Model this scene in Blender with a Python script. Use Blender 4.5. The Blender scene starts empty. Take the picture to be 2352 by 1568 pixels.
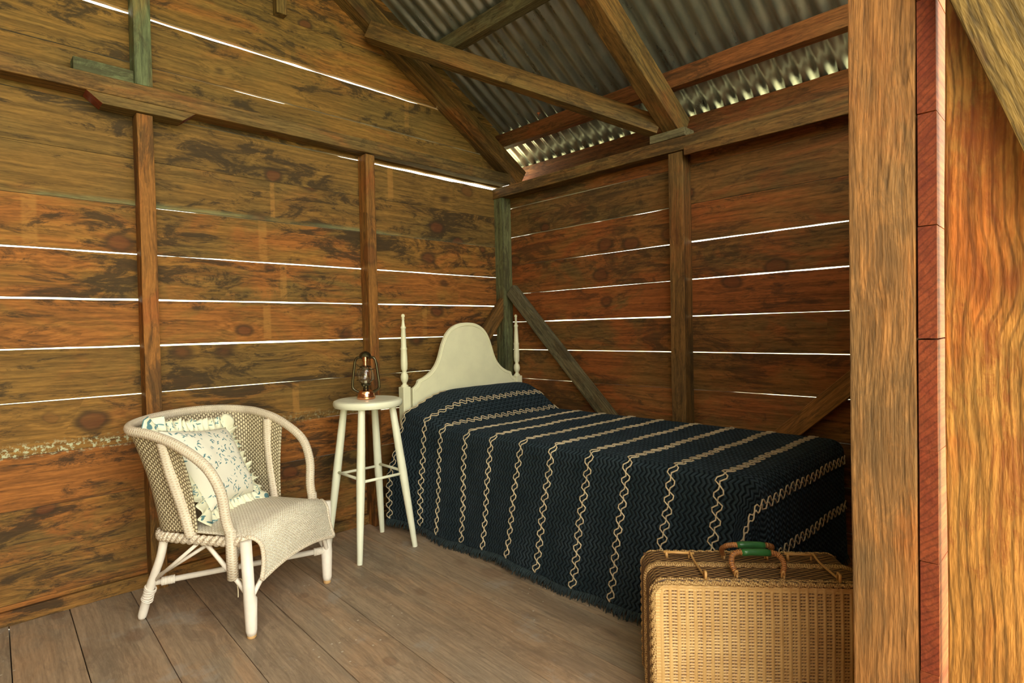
import bpy, bmesh, math, random
from mathutils import Vector, Matrix, noise as mnoise
random.seed(7)
sc = bpy.context.scene
COL = sc.collection

# ------------------------------------------------------------------ camera
cd = bpy.data.cameras.new('camera'); cam = bpy.data.objects.new('camera', cd); COL.objects.link(cam)
sc.camera = cam
cd.sensor_width = 36.0; cd.lens = 36.0 * 1315.85 / 2352.0; cd.clip_start = 0.01
def cam_matrix(yaw, pitch, roll, loc):
    F = Vector((math.sin(yaw), math.cos(yaw), 0)); Rt = Vector((math.cos(yaw), -math.sin(yaw), 0)); U = Vector((0, 0, 1))
    F2 = F*math.cos(pitch) - U*math.sin(pitch); U2 = U*math.cos(pitch) + F*math.sin(pitch)
    c, s = math.cos(roll), math.sin(roll)
    R2 = Rt*c + U2*s; U3 = U2*c - Rt*s
    m = Matrix((R2, U3, -F2)).transposed().to_4x4(); m.translation = loc
    return m
cam.matrix_world = cam_matrix(0.772794, 0.0212198, -0.0208426, Vector((-2.8589, -2.9990, 1.12)))

# ------------------------------------------------------------------ world, light, exposure
w = bpy.data.worlds.new('overcast sky'); sc.world = w; w.use_nodes = True
wt = w.node_tree; bg = wt.nodes['Background']
tc = wt.nodes.new('ShaderNodeTexCoord'); sep = wt.nodes.new('ShaderNodeSeparateXYZ'); rmp = wt.nodes.new('ShaderNodeValToRGB')
wt.links.new(tc.outputs['Generated'], sep.inputs[0]); wt.links.new(sep.outputs['Z'], rmp.inputs[0])
rmp.color_ramp.elements[0].position = 0.0; rmp.color_ramp.elements[0].color = (0.80, 0.92, 0.55, 1)
rmp.color_ramp.elements[1].position = 0.16; rmp.color_ramp.elements[1].color = (1.0, 0.97, 0.84, 1)
wt.links.new(rmp.outputs[0], bg.inputs[0])
bg.inputs[1].default_value = 4.2
sund = bpy.data.lights.new('sun', 'SUN'); sun = bpy.data.objects.new('sun', sund); COL.objects.link(sun)
sund.energy = 14.0; sund.color = (1.0, 0.92, 0.76); sund.angle = math.radians(3)
sun.rotation_euler = Vector((0.55, -0.25, -0.80)).to_track_quat('-Z', 'Y').to_euler()
sc.view_settings.view_transform = 'Standard'; sc.view_settings.look = 'None'
sc.view_settings.gamma = 1.0; sc.view_settings.use_curve_mapping = False
sc.view_settings.exposure = 0.88
try:
    sc.cycles.max_bounces = 8; sc.cycles.diffuse_bounces = 5; sc.cycles.sample_clamp_indirect = 6
except Exception: pass

# ------------------------------------------------------------------ node helper
class NB:
    def __init__(s, name):
        s.m = bpy.data.materials.new(name); s.m.use_nodes = True; s.t = s.m.node_tree
        s.b = s.t.nodes['Principled BSDF']
    def L(s, a, b):
        if isinstance(a, (int, float)): b.default_value = a
        elif isinstance(a, (tuple, list)):
            b.default_value = tuple(a) if len(b.default_value) == len(a) else tuple(a)+(1,)
        else: s.t.links.new(a, b)
    def math(s, op, a, b=0.0, c=None):
        n = s.t.nodes.new('ShaderNodeMath'); n.operation = op; s.L(a, n.inputs[0]); s.L(b, n.inputs[1])
        if c is not None: s.L(c, n.inputs[2])
        return n.outputs[0]
    def clamp01(s, a):
        n = s.t.nodes.new('ShaderNodeClamp'); s.L(a, n.inputs[0]); return n.outputs[0]
    def smooth(s, v, lo, hi, a=0.0, b=1.0):
        n = s.t.nodes.new('ShaderNodeMapRange'); n.interpolation_type = 'SMOOTHSTEP'
        for i, x in enumerate((v, lo, hi, a, b)): s.L(x, n.inputs[i])
        return n.outputs[0]
    def vec(s, x, y, z):
        n = s.t.nodes.new('ShaderNodeCombineXYZ'); s.L(x, n.inputs[0]); s.L(y, n.inputs[1]); s.L(z, n.inputs[2]); return n.outputs[0]
    def sep(s, v):
        n = s.t.nodes.new('ShaderNodeSeparateXYZ'); s.L(v, n.inputs[0]); return n.outputs
    def vm(s, op, a, b):
        n = s.t.nodes.new('ShaderNodeVectorMath'); n.operation = op; s.L(a, n.inputs[0]); s.L(b, n.inputs[1]); return n.outputs[0]
    def noise(s, v, scale=1.0, detail=3.0, rough=0.55, dist=0.0):
        n = s.t.nodes.new('ShaderNodeTexNoise'); s.L(v, n.inputs['Vector']); n.inputs['Scale'].default_value = scale
        n.inputs['Detail'].default_value = detail; n.inputs['Roughness'].default_value = rough; n.inputs['Distortion'].default_value = dist
        return n.outputs[0]
    def voro(s, v, scale=1.0, out='Distance', rnd=1.0):
        n = s.t.nodes.new('ShaderNodeTexVoronoi'); s.L(v, n.inputs['Vector']); n.inputs['Scale'].default_value = scale
        n.inputs['Randomness'].default_value = rnd
        return n.outputs[out]
    def mix(s, f, a, b, mode='MIX'):
        n = s.t.nodes.new('ShaderNodeMix'); n.data_type = 'RGBA'; n.blend_type = mode
        s.L(f, n.inputs[0]); s.L(a, n.inputs[6]); s.L(b, n.inputs[7]); return n.outputs[2]
    def coord(s, which='Object'):
        return s.t.nodes.new('ShaderNodeTexCoord').outputs[which]
    def attr(s, name, out='Vector'):
        n = s.t.nodes.new('ShaderNodeAttribute'); n.attribute_name = name; return n.outputs[out]
    def rand(s):
        return s.t.nodes.new('ShaderNodeObjectInfo').outputs['Random']
    def bump(s, h, strength=0.5, dist=0.01):
        n = s.t.nodes.new('ShaderNodeBump'); s.L(h, n.inputs['Height']); n.inputs['Strength'].default_value = strength
        n.inputs['Distance'].default_value = dist; s.t.links.new(n.outputs[0], s.b.inputs['Normal']); return n
    def base(s, c): s.L(c, s.b.inputs['Base Color'])
    def set(s, rough=0.6, metal=0.0, spec=None):
        s.L(rough, s.b.inputs['Roughness']); s.L(metal, s.b.inputs['Metallic'])
        if spec is not None: s.b.inputs['Specular IOR Level'].default_value = spec
        return s.m

def wood(name, ca, cb, cc, dark=(0.03, 0.018, 0.008), stain=0.5, grain=0.5, knots=1.0, lf=1.0, bump=0.5, gs=1.0, rough=0.72, lines=0.12, extra=None, warpk=0.05):
    """sawn timber, grain along local X. ca/cb/cc: olive, mid and red tones"""
    s = NB(name)
    P = s.coord('Object'); tone = s.sep(s.attr('tone'))
    seed = s.math('ADD', tone[0], s.rand())
    Q = s.vm('ADD', P, s.vec(s.math('MULTIPLY', seed, 31.0), s.math('MULTIPLY', seed, 7.3), s.math('MULTIPLY', seed, 13.1)))
    big = s.noise(s.vm('MULTIPLY', Q, (1.1*lf, 3.5*lf, 3.5*lf)), 1.0, 4.0, 0.6, 0.4)
    big2 = s.noise(s.vm('MULTIPLY', Q, (1.9*lf, 5.0*lf, 5.0*lf)), 1.0, 5.0, 0.65, 0.8)
    big3 = s.noise(s.vm('ADD', s.vm('MULTIPLY', Q, (4.0*lf, 13.0*lf, 13.0*lf)), (5.0, 3.0, 9.0)), 1.0, 8.0, 0.76, 0.9)
    mask3 = s.noise(s.vm('ADD', s.vm('MULTIPLY', Q, (1.3*lf, 3.0*lf, 3.0*lf)), (1.0, 8.0, 2.0)), 1.0, 2.0)
    streak = s.noise(s.vm('MULTIPLY', Q, (7.0*lf, 60.0*lf, 60.0*lf)), 1.0, 5.0, 0.7)
    KV = s.vm('ADD', s.vm('MULTIPLY', Q, (3.6, 5.2, 5.2)), s.vec(0.0, 0.0, s.math('MULTIPLY', s.noise(Q, 9.0, 2.0), 0.25)))
    kn = s.t.nodes.new('ShaderNodeTexVoronoi'); s.L(KV, kn.inputs['Vector']); kn.inputs['Scale'].default_value = 1.0
    kd = kn.outputs['Distance']; kc = s.sep(kn.outputs['Color'])
    on = s.math('MULTIPLY', s.smooth(kc[0], 0.36, 0.41), knots)
    kr = s.math('ADD', 0.09, s.math('MULTIPLY', kc[1], 0.12))
    kq = s.math('DIVIDE', kd, kr)
    kmask = s.math('MULTIPLY', s.smooth(kq, 1.25, 0.8), on)
    halo = s.math('MULTIPLY', s.smooth(kq, 4.0, 0.6), on)
    q = s.sep(Q)
    warp = s.noise(s.vm('MULTIPLY', Q, (2.2, 5.0, 5.0)), 1.0, 2.0)
    gy = s.math('ADD', s.math('ADD', s.math('ADD', q[2], q[1]), s.math('MULTIPLY', warp, warpk)), s.math('MULTIPLY', halo, 0.035))
    gz = s.math('ADD', s.math('SUBTRACT', q[1], s.math('MULTIPLY', q[2], 0.6)), s.math('MULTIPLY', halo, 0.03))
    G = s.vec(s.math('MULTIPLY', q[0], 2.2*gs), s.math('MULTIPLY', gz, 55.0*gs), s.math('MULTIPLY', gy, 55.0*gs))
    gr = s.noise(G, 1.0, 3.0, 0.6)
    fine = s.noise(s.vm('MULTIPLY', Q, (26.0, 190.0, 190.0)), 1.0, 2.0, 0.6)
    rings = s.math('SINE', s.math('MULTIPLY', gy, 210.0*gs))
    col = s.mix(s.smooth(big, 0.36, 0.62), ca, cb)
    col = s.mix(s.smooth(s.math('ADD', big2, s.math('MULTIPLY', tone[2], 0.22)), 0.50, 0.72), col, cc)
    col = s.mix(s.math('MULTIPLY', tone[1], 0.75), col, ca)
    k = s.math('ADD', s.math('MULTIPLY', s.smooth(gr, 0.33, 0.66), 0.55*grain), 1.0-0.33*grain)
    k = s.math('ADD', k, s.math('MULTIPLY', rings, 0.06*grain))
    k = s.math('ADD', k, s.math('MULTIPLY', s.math('SUBTRACT', fine, 0.5), 1.0*grain))
    wob = s.math('ADD', s.math('MULTIPLY', gy, 430.0*gs), s.math('MULTIPLY', big2, 9.0))
    ln_ = s.smooth(s.math('SINE', wob), 0.35, 0.98)
    k = s.math('MULTIPLY', k, s.math('SUBTRACT', 1.0, s.math('MULTIPLY', ln_, lines)))
    k = s.math('MULTIPLY', k, s.math('ADD', 0.86, s.math('MULTIPLY', s.smooth(streak, 0.30, 0.66), 0.22)))
    kk = s.vec(k, k, k)
    col = s.mix(1.0, col, kk, 'MULTIPLY')
    st = s.math('MULTIPLY', s.smooth(s.math('ADD', s.math('ADD', s.math('ADD', big3, 0.035), s.math('MULTIPLY', s.math('SUBTRACT', mask3, 0.5), 0.45)), s.math('MULTIPLY', s.math('SUBTRACT', streak, 0.5), 0.25)), 0.53, 0.66), stain)
    col = s.mix(st, col, dark)
    kring = s.math('MULTIPLY', s.smooth(kq, 0.75, 1.0), s.smooth(kq, 1.5, 1.05))
    col = s.mix(s.math('MULTIPLY', kmask, 0.75), col, (0.10, 0.030, 0.010))
    col = s.mix(s.math('MULTIPLY', s.math('MULTIPLY', kring, on), 0.6), col, dark)
    if extra: col = extra(s, col, s.sep(P), streak, big3)
    s.base(col)
    s.bump(s.math('ADD', s.math('ADD', s.math('MULTIPLY', gr, 0.6), s.math('MULTIPLY', fine, 0.5)), s.math('MULTIPLY', kmask, 0.3)), bump, 0.0035)
    return s.set(rough, 0.0, 0.25)

# ------------------------------------------------------------------ materials
M = {}
def batten_ghosts(s, col, p, streak, big3):
    # pale strips where old battens once covered the boards, and lichen along one board edge
    def strip(xc, za, zb, wd):
        a = s.smooth(s.math('ABSOLUTE', s.math('SUBTRACT', s.math('ADD', p[0], s.math('MULTIPLY', streak, 0.012)), xc)), wd, wd*0.6)
        b = s.math('MULTIPLY', s.smooth(p[2], za, za+0.01), s.smooth(p[2], zb, zb-0.01)); return s.math('MULTIPLY', a, b)
    m = None
    for xc, za, zb, wd in ((-1.645, 1.72, 1.91, 0.014), (-1.70, 1.50, 1.71, 0.026), (-1.60, 1.30, 1.49, 0.022), (-1.69, 1.09, 1.28, 0.024), (-1.55, 0.66, 0.86, 0.022), (-0.93, 1.92, 2.12, 0.024), (-1.54, 2.56, 2.62, 0.02), (-0.80, 2.35, 2.55, 0.02), (-2.62, 1.50, 1.71, 0.03), (-0.70, 1.09, 1.28, 0.022)):
        q = strip(xc, za, zb, wd); m = q if m is None else s.math('MAXIMUM', m, q)
    m = s.math('MULTIPLY', m, s.smooth(big3, 0.60, 0.40, 0.08, 0.5))
    col = s.mix(m, col, (0.36, 0.17, 0.04))
    lz = s.math('MULTIPLY', s.smooth(p[2], 0.64, 0.66), s.smooth(p[2], 0.715, 0.675)); lx = s.smooth(p[0], -1.9, -2.6)
    l = s.math('MULTIPLY', s.math('MULTIPLY', lz, s.math('ADD', lx, 0.25)), s.smooth(s.noise(s.coord('Object'), 55.0, 5.0, 0.7), 0.50, 0.60))
    col = s.mix(l, col, (0.45, 0.45, 0.30))
    ez = s.math('MULTIPLY', s.smooth(p[2], 1.700, 1.708), s.smooth(p[2], 1.735, 1.712)); ez = s.math('MULTIPLY', ez, s.math('MULTIPLY', s.smooth(streak, 0.35, 0.6, 0.2, 0.6), s.smooth(s.noise(s.coord('Object'), 1.6, 3.0), 0.40, 0.58, 0.15, 1.0)))  # green band paints a daylit bevel into this board edge
    return s.mix(ez, col, (0.20, 0.23, 0.12))
M['wall_l'] = wood('weathered board, left wall', (0.150, 0.086, 0.022), (0.245, 0.115, 0.023), (0.275, 0.098, 0.020), stain=0.85, grain=0.9, knots=1.0, bump=0.8, extra=batten_ghosts)
M['wall_r'] = wood('weathered board, right wall', (0.130, 0.076, 0.022), (0.215, 0.088, 0.020), (0.250, 0.074, 0.016), stain=0.65, grain=0.9, knots=0.9, bump=0.8)
M['wall_f'] = wood('board, front wall', (0.36, 0.13, 0.04), (0.40, 0.13, 0.04), (0.38, 0.10, 0.03), stain=0.1, grain=0.7, knots=0.4)
def floor_marks(s, col, p, streak, big3):
    v = s.voro(s.coord('Object'), 26.0); near = s.smooth(s.noise(s.vm('ADD', s.coord('Object'), (2.0, 7.0, 0.0)), 1.7, 2.0), 0.54, 0.62)
    col = s.mix(s.math('MULTIPLY', s.math('MULTIPLY', s.smooth(v, 0.13, 0.08), near), 0.7), col, (0.62, 0.55, 0.45))
    bl = s.smooth(s.noise(s.coord('Object'), 3.2, 6.0, 0.7), 0.56, 0.66)
    return s.mix(s.math('MULTIPLY', bl, 0.30), col, (0.36, 0.35, 0.33))
M['floor'] = wood('worn floor board', (0.290, 0.220, 0.155), (0.370, 0.255, 0.165), (0.390, 0.245, 0.145), dark=(0.12, 0.085, 0.06), stain=0.4, grain=0.5, knots=0.4, bump=0.25, rough=0.5, lines=0.05, warpk=0.02, extra=floor_marks)
M['stud'] = wood('orange stud', (0.20, 0.100, 0.024), (0.245, 0.100, 0.022), (0.25, 0.080, 0.018), stain=0.6, grain=1.1, knots=0.6, bump=0.7)
M['beam'] = wood('olive brown beam', (0.140, 0.086, 0.027), (0.175, 0.086, 0.023), (0.20, 0.076, 0.019), stain=0.6, grain=1.1, knots=0.6, bump=0.7)
M['beam_red'] = wood('red brown beam', (0.165, 0.070, 0.022), (0.195, 0.064, 0.018), (0.21, 0.052, 0.014), stain=0.6, grain=1.0, knots=0.5, bump=0.7)
M['grey'] = wood('grey weathered timber', (0.125, 0.108, 0.062), (0.140, 0.115, 0.058), (0.155, 0.10, 0.042), stain=0.6, grain=1.1, knots=0.4, bump=0.7)
M['green'] = wood('greenish weathered timber', (0.105, 0.120, 0.060), (0.130, 0.130, 0.058), (0.18, 0.115, 0.04), stain=0.6, grain=1.1, knots=0.3, bump=0.7)
M['post'] = wood('sawn post', (0.205, 0.108, 0.040), (0.320, 0.138, 0.040), (0.32, 0.115, 0.030), dark=(0.10, 0.058, 0.026), stain=0.5, grain=1.0, knots=0.8, lf=1.2, bump=1.0, gs=1.9, lines=0.22)
M['plank'] = wood('sawn plank', (0.36, 0.180, 0.042), (0.40, 0.175, 0.038), (0.38, 0.110, 0.020), dark=(0.20, 0.04, 0.010), stain=0.55, grain=1.0, knots=0.6, lf=1.2, bump=1.2, gs=1.0, lines=0.42)
M['slope'] = wood('olive sawn board', (0.165, 0.108, 0.030), (0.19, 0.115, 0.030), (0.20, 0.10, 0.026), stain=0.1, grain=1.2, knots=0.3, bump=1.0, gs=1.3, lines=0.4)
M['endgrain'] = wood('sawn board end', (0.16, 0.030, 0.012), (0.18, 0.033, 0.012), (0.20, 0.043, 0.014), dark=(0.10, 0.015, 0.008), stain=0.4, grain=0.5, knots=0.0, lf=2.0, bump=0.4, lines=0.3)

def plain(name, c, rough=0.5, metal=0.0, var=0.0, bscale=0, bstr=0.2, spec=None):
    s = NB(name)
    if var:
        n = s.noise(s.coord('Object'), 9.0, 5.0, 0.6)
        s.base(s.mix(s.smooth(n, 0.3, 0.7), tuple(x*(1-var) for x in c), tuple(min(1, x*(1+var)) for x in c)))
    else: s.base(c)
    if bscale: s.bump(s.noise(s.coord('Object'), bscale, 4.0, 0.6), bstr, 0.002)
    return s.set(rough, metal, spec)
M['cream'] = plain('cream paint', (0.82, 0.80, 0.57), 0.42, 0, 0.04, 60, 0.06)
M['stool'] = plain('pale green white paint', (0.80, 0.80, 0.64), 0.38, 0, 0.03, 60, 0.05)
M['canew'] = plain('white painted cane', (0.80, 0.72, 0.64), 0.5, 0, 0.10, 90, 0.25)
M['raw'] = plain('bare cane tip', (0.55, 0.33, 0.14), 0.6, 0, 0.2)
M['string'] = plain('frayed cord', (0.62, 0.52, 0.36), 0.8)
M['mattress'] = plain('ticking', (0.5, 0.48, 0.4), 0.9)
M['copper'] = plain('polished copper', (0.85, 0.42, 0.24), 0.20, 1.0, 0.08)
M['bronze'] = plain('dark lacquered steel', (0.10, 0.085, 0.05), 0.22, 0.9, 0.1)
M['wick'] = plain('wick', (0.75, 0.72, 0.55), 0.8)
M['dark'] = plain('underfloor light block', (0.03, 0.025, 0.02), 0.9)  # for the added sheet that keeps the floor gaps dark
M['nail'] = plain('rusty nail', (0.5, 0.16, 0.07), 0.6, 0.3)
g = NB('lantern glass'); g.base((1, 1, 1)); g.b.inputs['Transmission Weight'].default_value = 1.0; g.b.inputs['IOR'].default_value = 1.45; M['glass'] = g.set(0.02)
g = NB('grass'); gn = g.noise(g.coord('Object'), 3.0, 6.0, 0.6); g.base(g.mix(gn, (0.30, 0.31, 0.15), (0.46, 0.43, 0.26))); M['grass'] = g.set(0.9)
# corrugated iron
g = NB('galvanised iron'); P = g.coord('Object')
n1 = g.noise(g.vm('MULTIPLY', P, (2.0, 5.0, 1.0)), 3.0, 6.0, 0.65); n2 = g.noise(P, 45.0, 3.0, 0.6)
c = g.mix(g.smooth(n1, 0.35, 0.7), (0.36, 0.38, 0.36), (0.52, 0.52, 0.47)); c = g.mix(g.smooth(n1, 0.62, 0.8, 0.0, 0.5), c, (0.22, 0.17, 0.11))
g.base(c); M['iron'] = g.set(g.smooth(n1, 0.2, 0.8, 0.26, 0.34), 0.85)
# painted wicker (uv in metres)
def wicker(name, c, hole, pu, pv, hcut=0.25, strength=0.9, dist=0.003, rough=0.6):
    s = NB(name); uv = s.sep(s.coord('UV'))
    wob = s.noise(s.coord('Object'), 22.0, 2.0)
    v = s.math('ADD', uv[1], s.math('MULTIPLY', wob, 0.004))
    row = s.math('FLOOR', s.math('DIVIDE', v, pv)); odd = s.math('MULTIPLY', s.math('MODULO', row, 2.0), math.pi)
    a = s.math('SINE', s.math('ADD', s.math('MULTIPLY', uv[0], 2*math.pi/pu), odd))
    fr = s.math('SINE', s.math('MULTIPLY', s.math('FRACT', s.math('DIVIDE', v, pv)), math.pi))
    h = s.math('MULTIPLY', s.math('ADD', s.math('MULTIPLY', a, 0.45), 0.55), fr)
    n = s.noise(s.coord('Object'), 14.0, 4.0); ns = s.noise(s.coord('Object'), 160.0, 2.0)
    hh = s.math('ADD', h, s.math('MULTIPLY', s.math('SUBTRACT', ns, 0.5), 0.5))
    cc = s.mix(s.smooth(n, 0.3, 0.7), tuple(x*0.88 for x in c), c)
    s.base(s.mix(s.smooth(hh, 0.0, hcut), hole, cc)); s.bump(h, strength, dist)
    return s.set(rough)
M['weave'] = wicker('white woven fibre', (0.92, 0.85, 0.73), (0.50, 0.39, 0.26), 0.014, 0.0080, 0.28)
M['weave_back'] = wicker('white woven fibre, open', (0.74, 0.64, 0.44), (0.12, 0.08, 0.04), 0.019, 0.0110, 0.6)
M['wrap'] = wicker('white wrapped cane', (0.80, 0.70, 0.58), (0.52, 0.40, 0.28), 0.03, 0.005, 0.35, 0.7, 0.002)
M['willow_side'] = wicker('willow side weave', (0.46, 0.25, 0.09), (0.05, 0.02, 0.008), 0.034, 0.009, 0.9, 0.9)
M['orangewrap'] = wicker('orange wrapped cane', (0.58, 0.24, 0.07), (0.10, 0.03, 0.01), 0.5, 0.0045, 0.6, 0.9, 0.002, 0.45)
M['cane'] = plain('varnished cane', (0.55, 0.30, 0.10), 0.4, 0, 0.2)
M['greengrip'] = plain('green lacquered grip', (0.03, 0.15, 0.04), 0.28, 0, 0.35, 40, 0.4)
g = NB('willow front weave'); ho = g.sep(g.attr('hole'))[0]; n = g.noise(g.coord('Object'), 12.0, 4.0)
cc = g.mix(g.smooth(n, 0.3, 0.7), (0.56, 0.33, 0.12), (0.68, 0.44, 0.18)); g.base(g.mix(ho, cc, (0.10, 0.035, 0.01))); g.bump(g.noise(g.coord('Object'), 220.0, 2.0), 0.25, 0.001); M['willow'] = g.set(0.45)
M['willowrim'] = wicker('willow braid', (0.72, 0.47, 0.19), (0.22, 0.10, 0.03), 0.02, 0.0035, 0.5, 0.8, 0.002, 0.5)
# bedspread
g = NB('blue chenille'); uv = g.sep(g.coord('UV'))
tri = g.math('PINGPONG', uv[0], 0.017)
wv = g.math('ADD', uv[1], g.math('MULTIPLY', tri, 0.75)); nn = g.noise(g.coord('Object'), 60.0, 3.0)
rb = g.math('SINE', g.math('ADD', g.math('MULTIPLY', wv, 2*math.pi/0.0200), g.math('MULTIPLY', nn, 1.2)))
big = g.noise(g.coord('Object'), 7.0, 3.0)
h = g.math('ADD', g.math('MULTIPLY', rb, 0.5), 0.5)
c = g.mix(g.smooth(big, 0.3, 0.7), (0.017, 0.029, 0.036), (0.033, 0.048, 0.060)); c = g.mix(g.smooth(h, 0.15, 0.75), (0.0035, 0.006, 0.008), c)
g.base(c); g.bump(g.math('ADD', h, g.math('MULTIPLY', nn, 0.5)), 1.0, 0.006); M['blue'] = g.set(0.95, 0, 0.1)
g.b.inputs['Sheen Weight'].default_value = 0.10; g.b.inputs['Sheen Tint'].default_value = (0.35, 0.55, 0.75, 1)
M['bluefringe'] = plain('blue fringe yarn', (0.015, 0.027, 0.031), 0.95, 0, 0.3)
M['yarn'] = plain('cream yarn', (0.62, 0.50, 0.33), 0.9, 0, 0.2, 300, 0.6)
# printed cotton: sparse leaf sprigs
def cotton(name, basec):
    s = NB(name); P = s.coord('UV'); uv = s.sep(P)
    def leaves(ox, sc_, ang, thr, asp):
        c_, s_ = math.cos(ang), math.sin(ang)
        x = s.math('ADD', s.math('MULTIPLY', uv[0], c_), s.math('MULTIPLY', uv[1], s_))
        y = s.math('SUBTRACT', s.math('MULTIPLY', uv[1], c_), s.math('MULTIPLY', uv[0], s_))
        V = s.vec(s.math('MULTIPLY', x, sc_), s.math('MULTIPLY', y, sc_*asp), ox)
        n = s.t.nodes.new('ShaderNodeTexVoronoi'); n.voronoi_dimensions = '2D'; s.L(V, n.inputs['Vector']); n.inputs['Scale'].default_value = 1.0; n.inputs['Randomness'].default_value = 0.9
        return s.smooth(n.outputs['Distance'], thr, thr*0.8)
    f = leaves(0, 15, 0.4, 0.16, 3.2); f = s.math('MAXIMUM', f, leaves(2, 13, -0.9, 0.15, 3.4)); f = s.math('MAXIMUM', f, leaves(2, 12, 1.5, 0.14, 3.4))
    sp = s.noise(s.vm('ADD', P, (3.3, 1.7, 0)), 15.0, 1.0)
    f = s.math('MULTIPLY', f, s.smooth(sp, 0.45, 0.50))
    tint = s.mix(s.noise(P, 9.0, 1.0), (0.03, 0.14, 0.14), (0.16, 0.30, 0.36))
    s.base(s.mix(s.math('MULTIPLY', f, 1.0), basec, tint)); s.bump(s.noise(s.coord('Object'), 600.0, 2.0), 0.15, 0.001)
    return s.set(0.8)
M['cotton'] = cotton('printed cotton', (0.80, 0.76, 0.66)); M['ruffle'] = cotton('printed cotton ruffle', (0.82, 0.80, 0.62))

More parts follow.
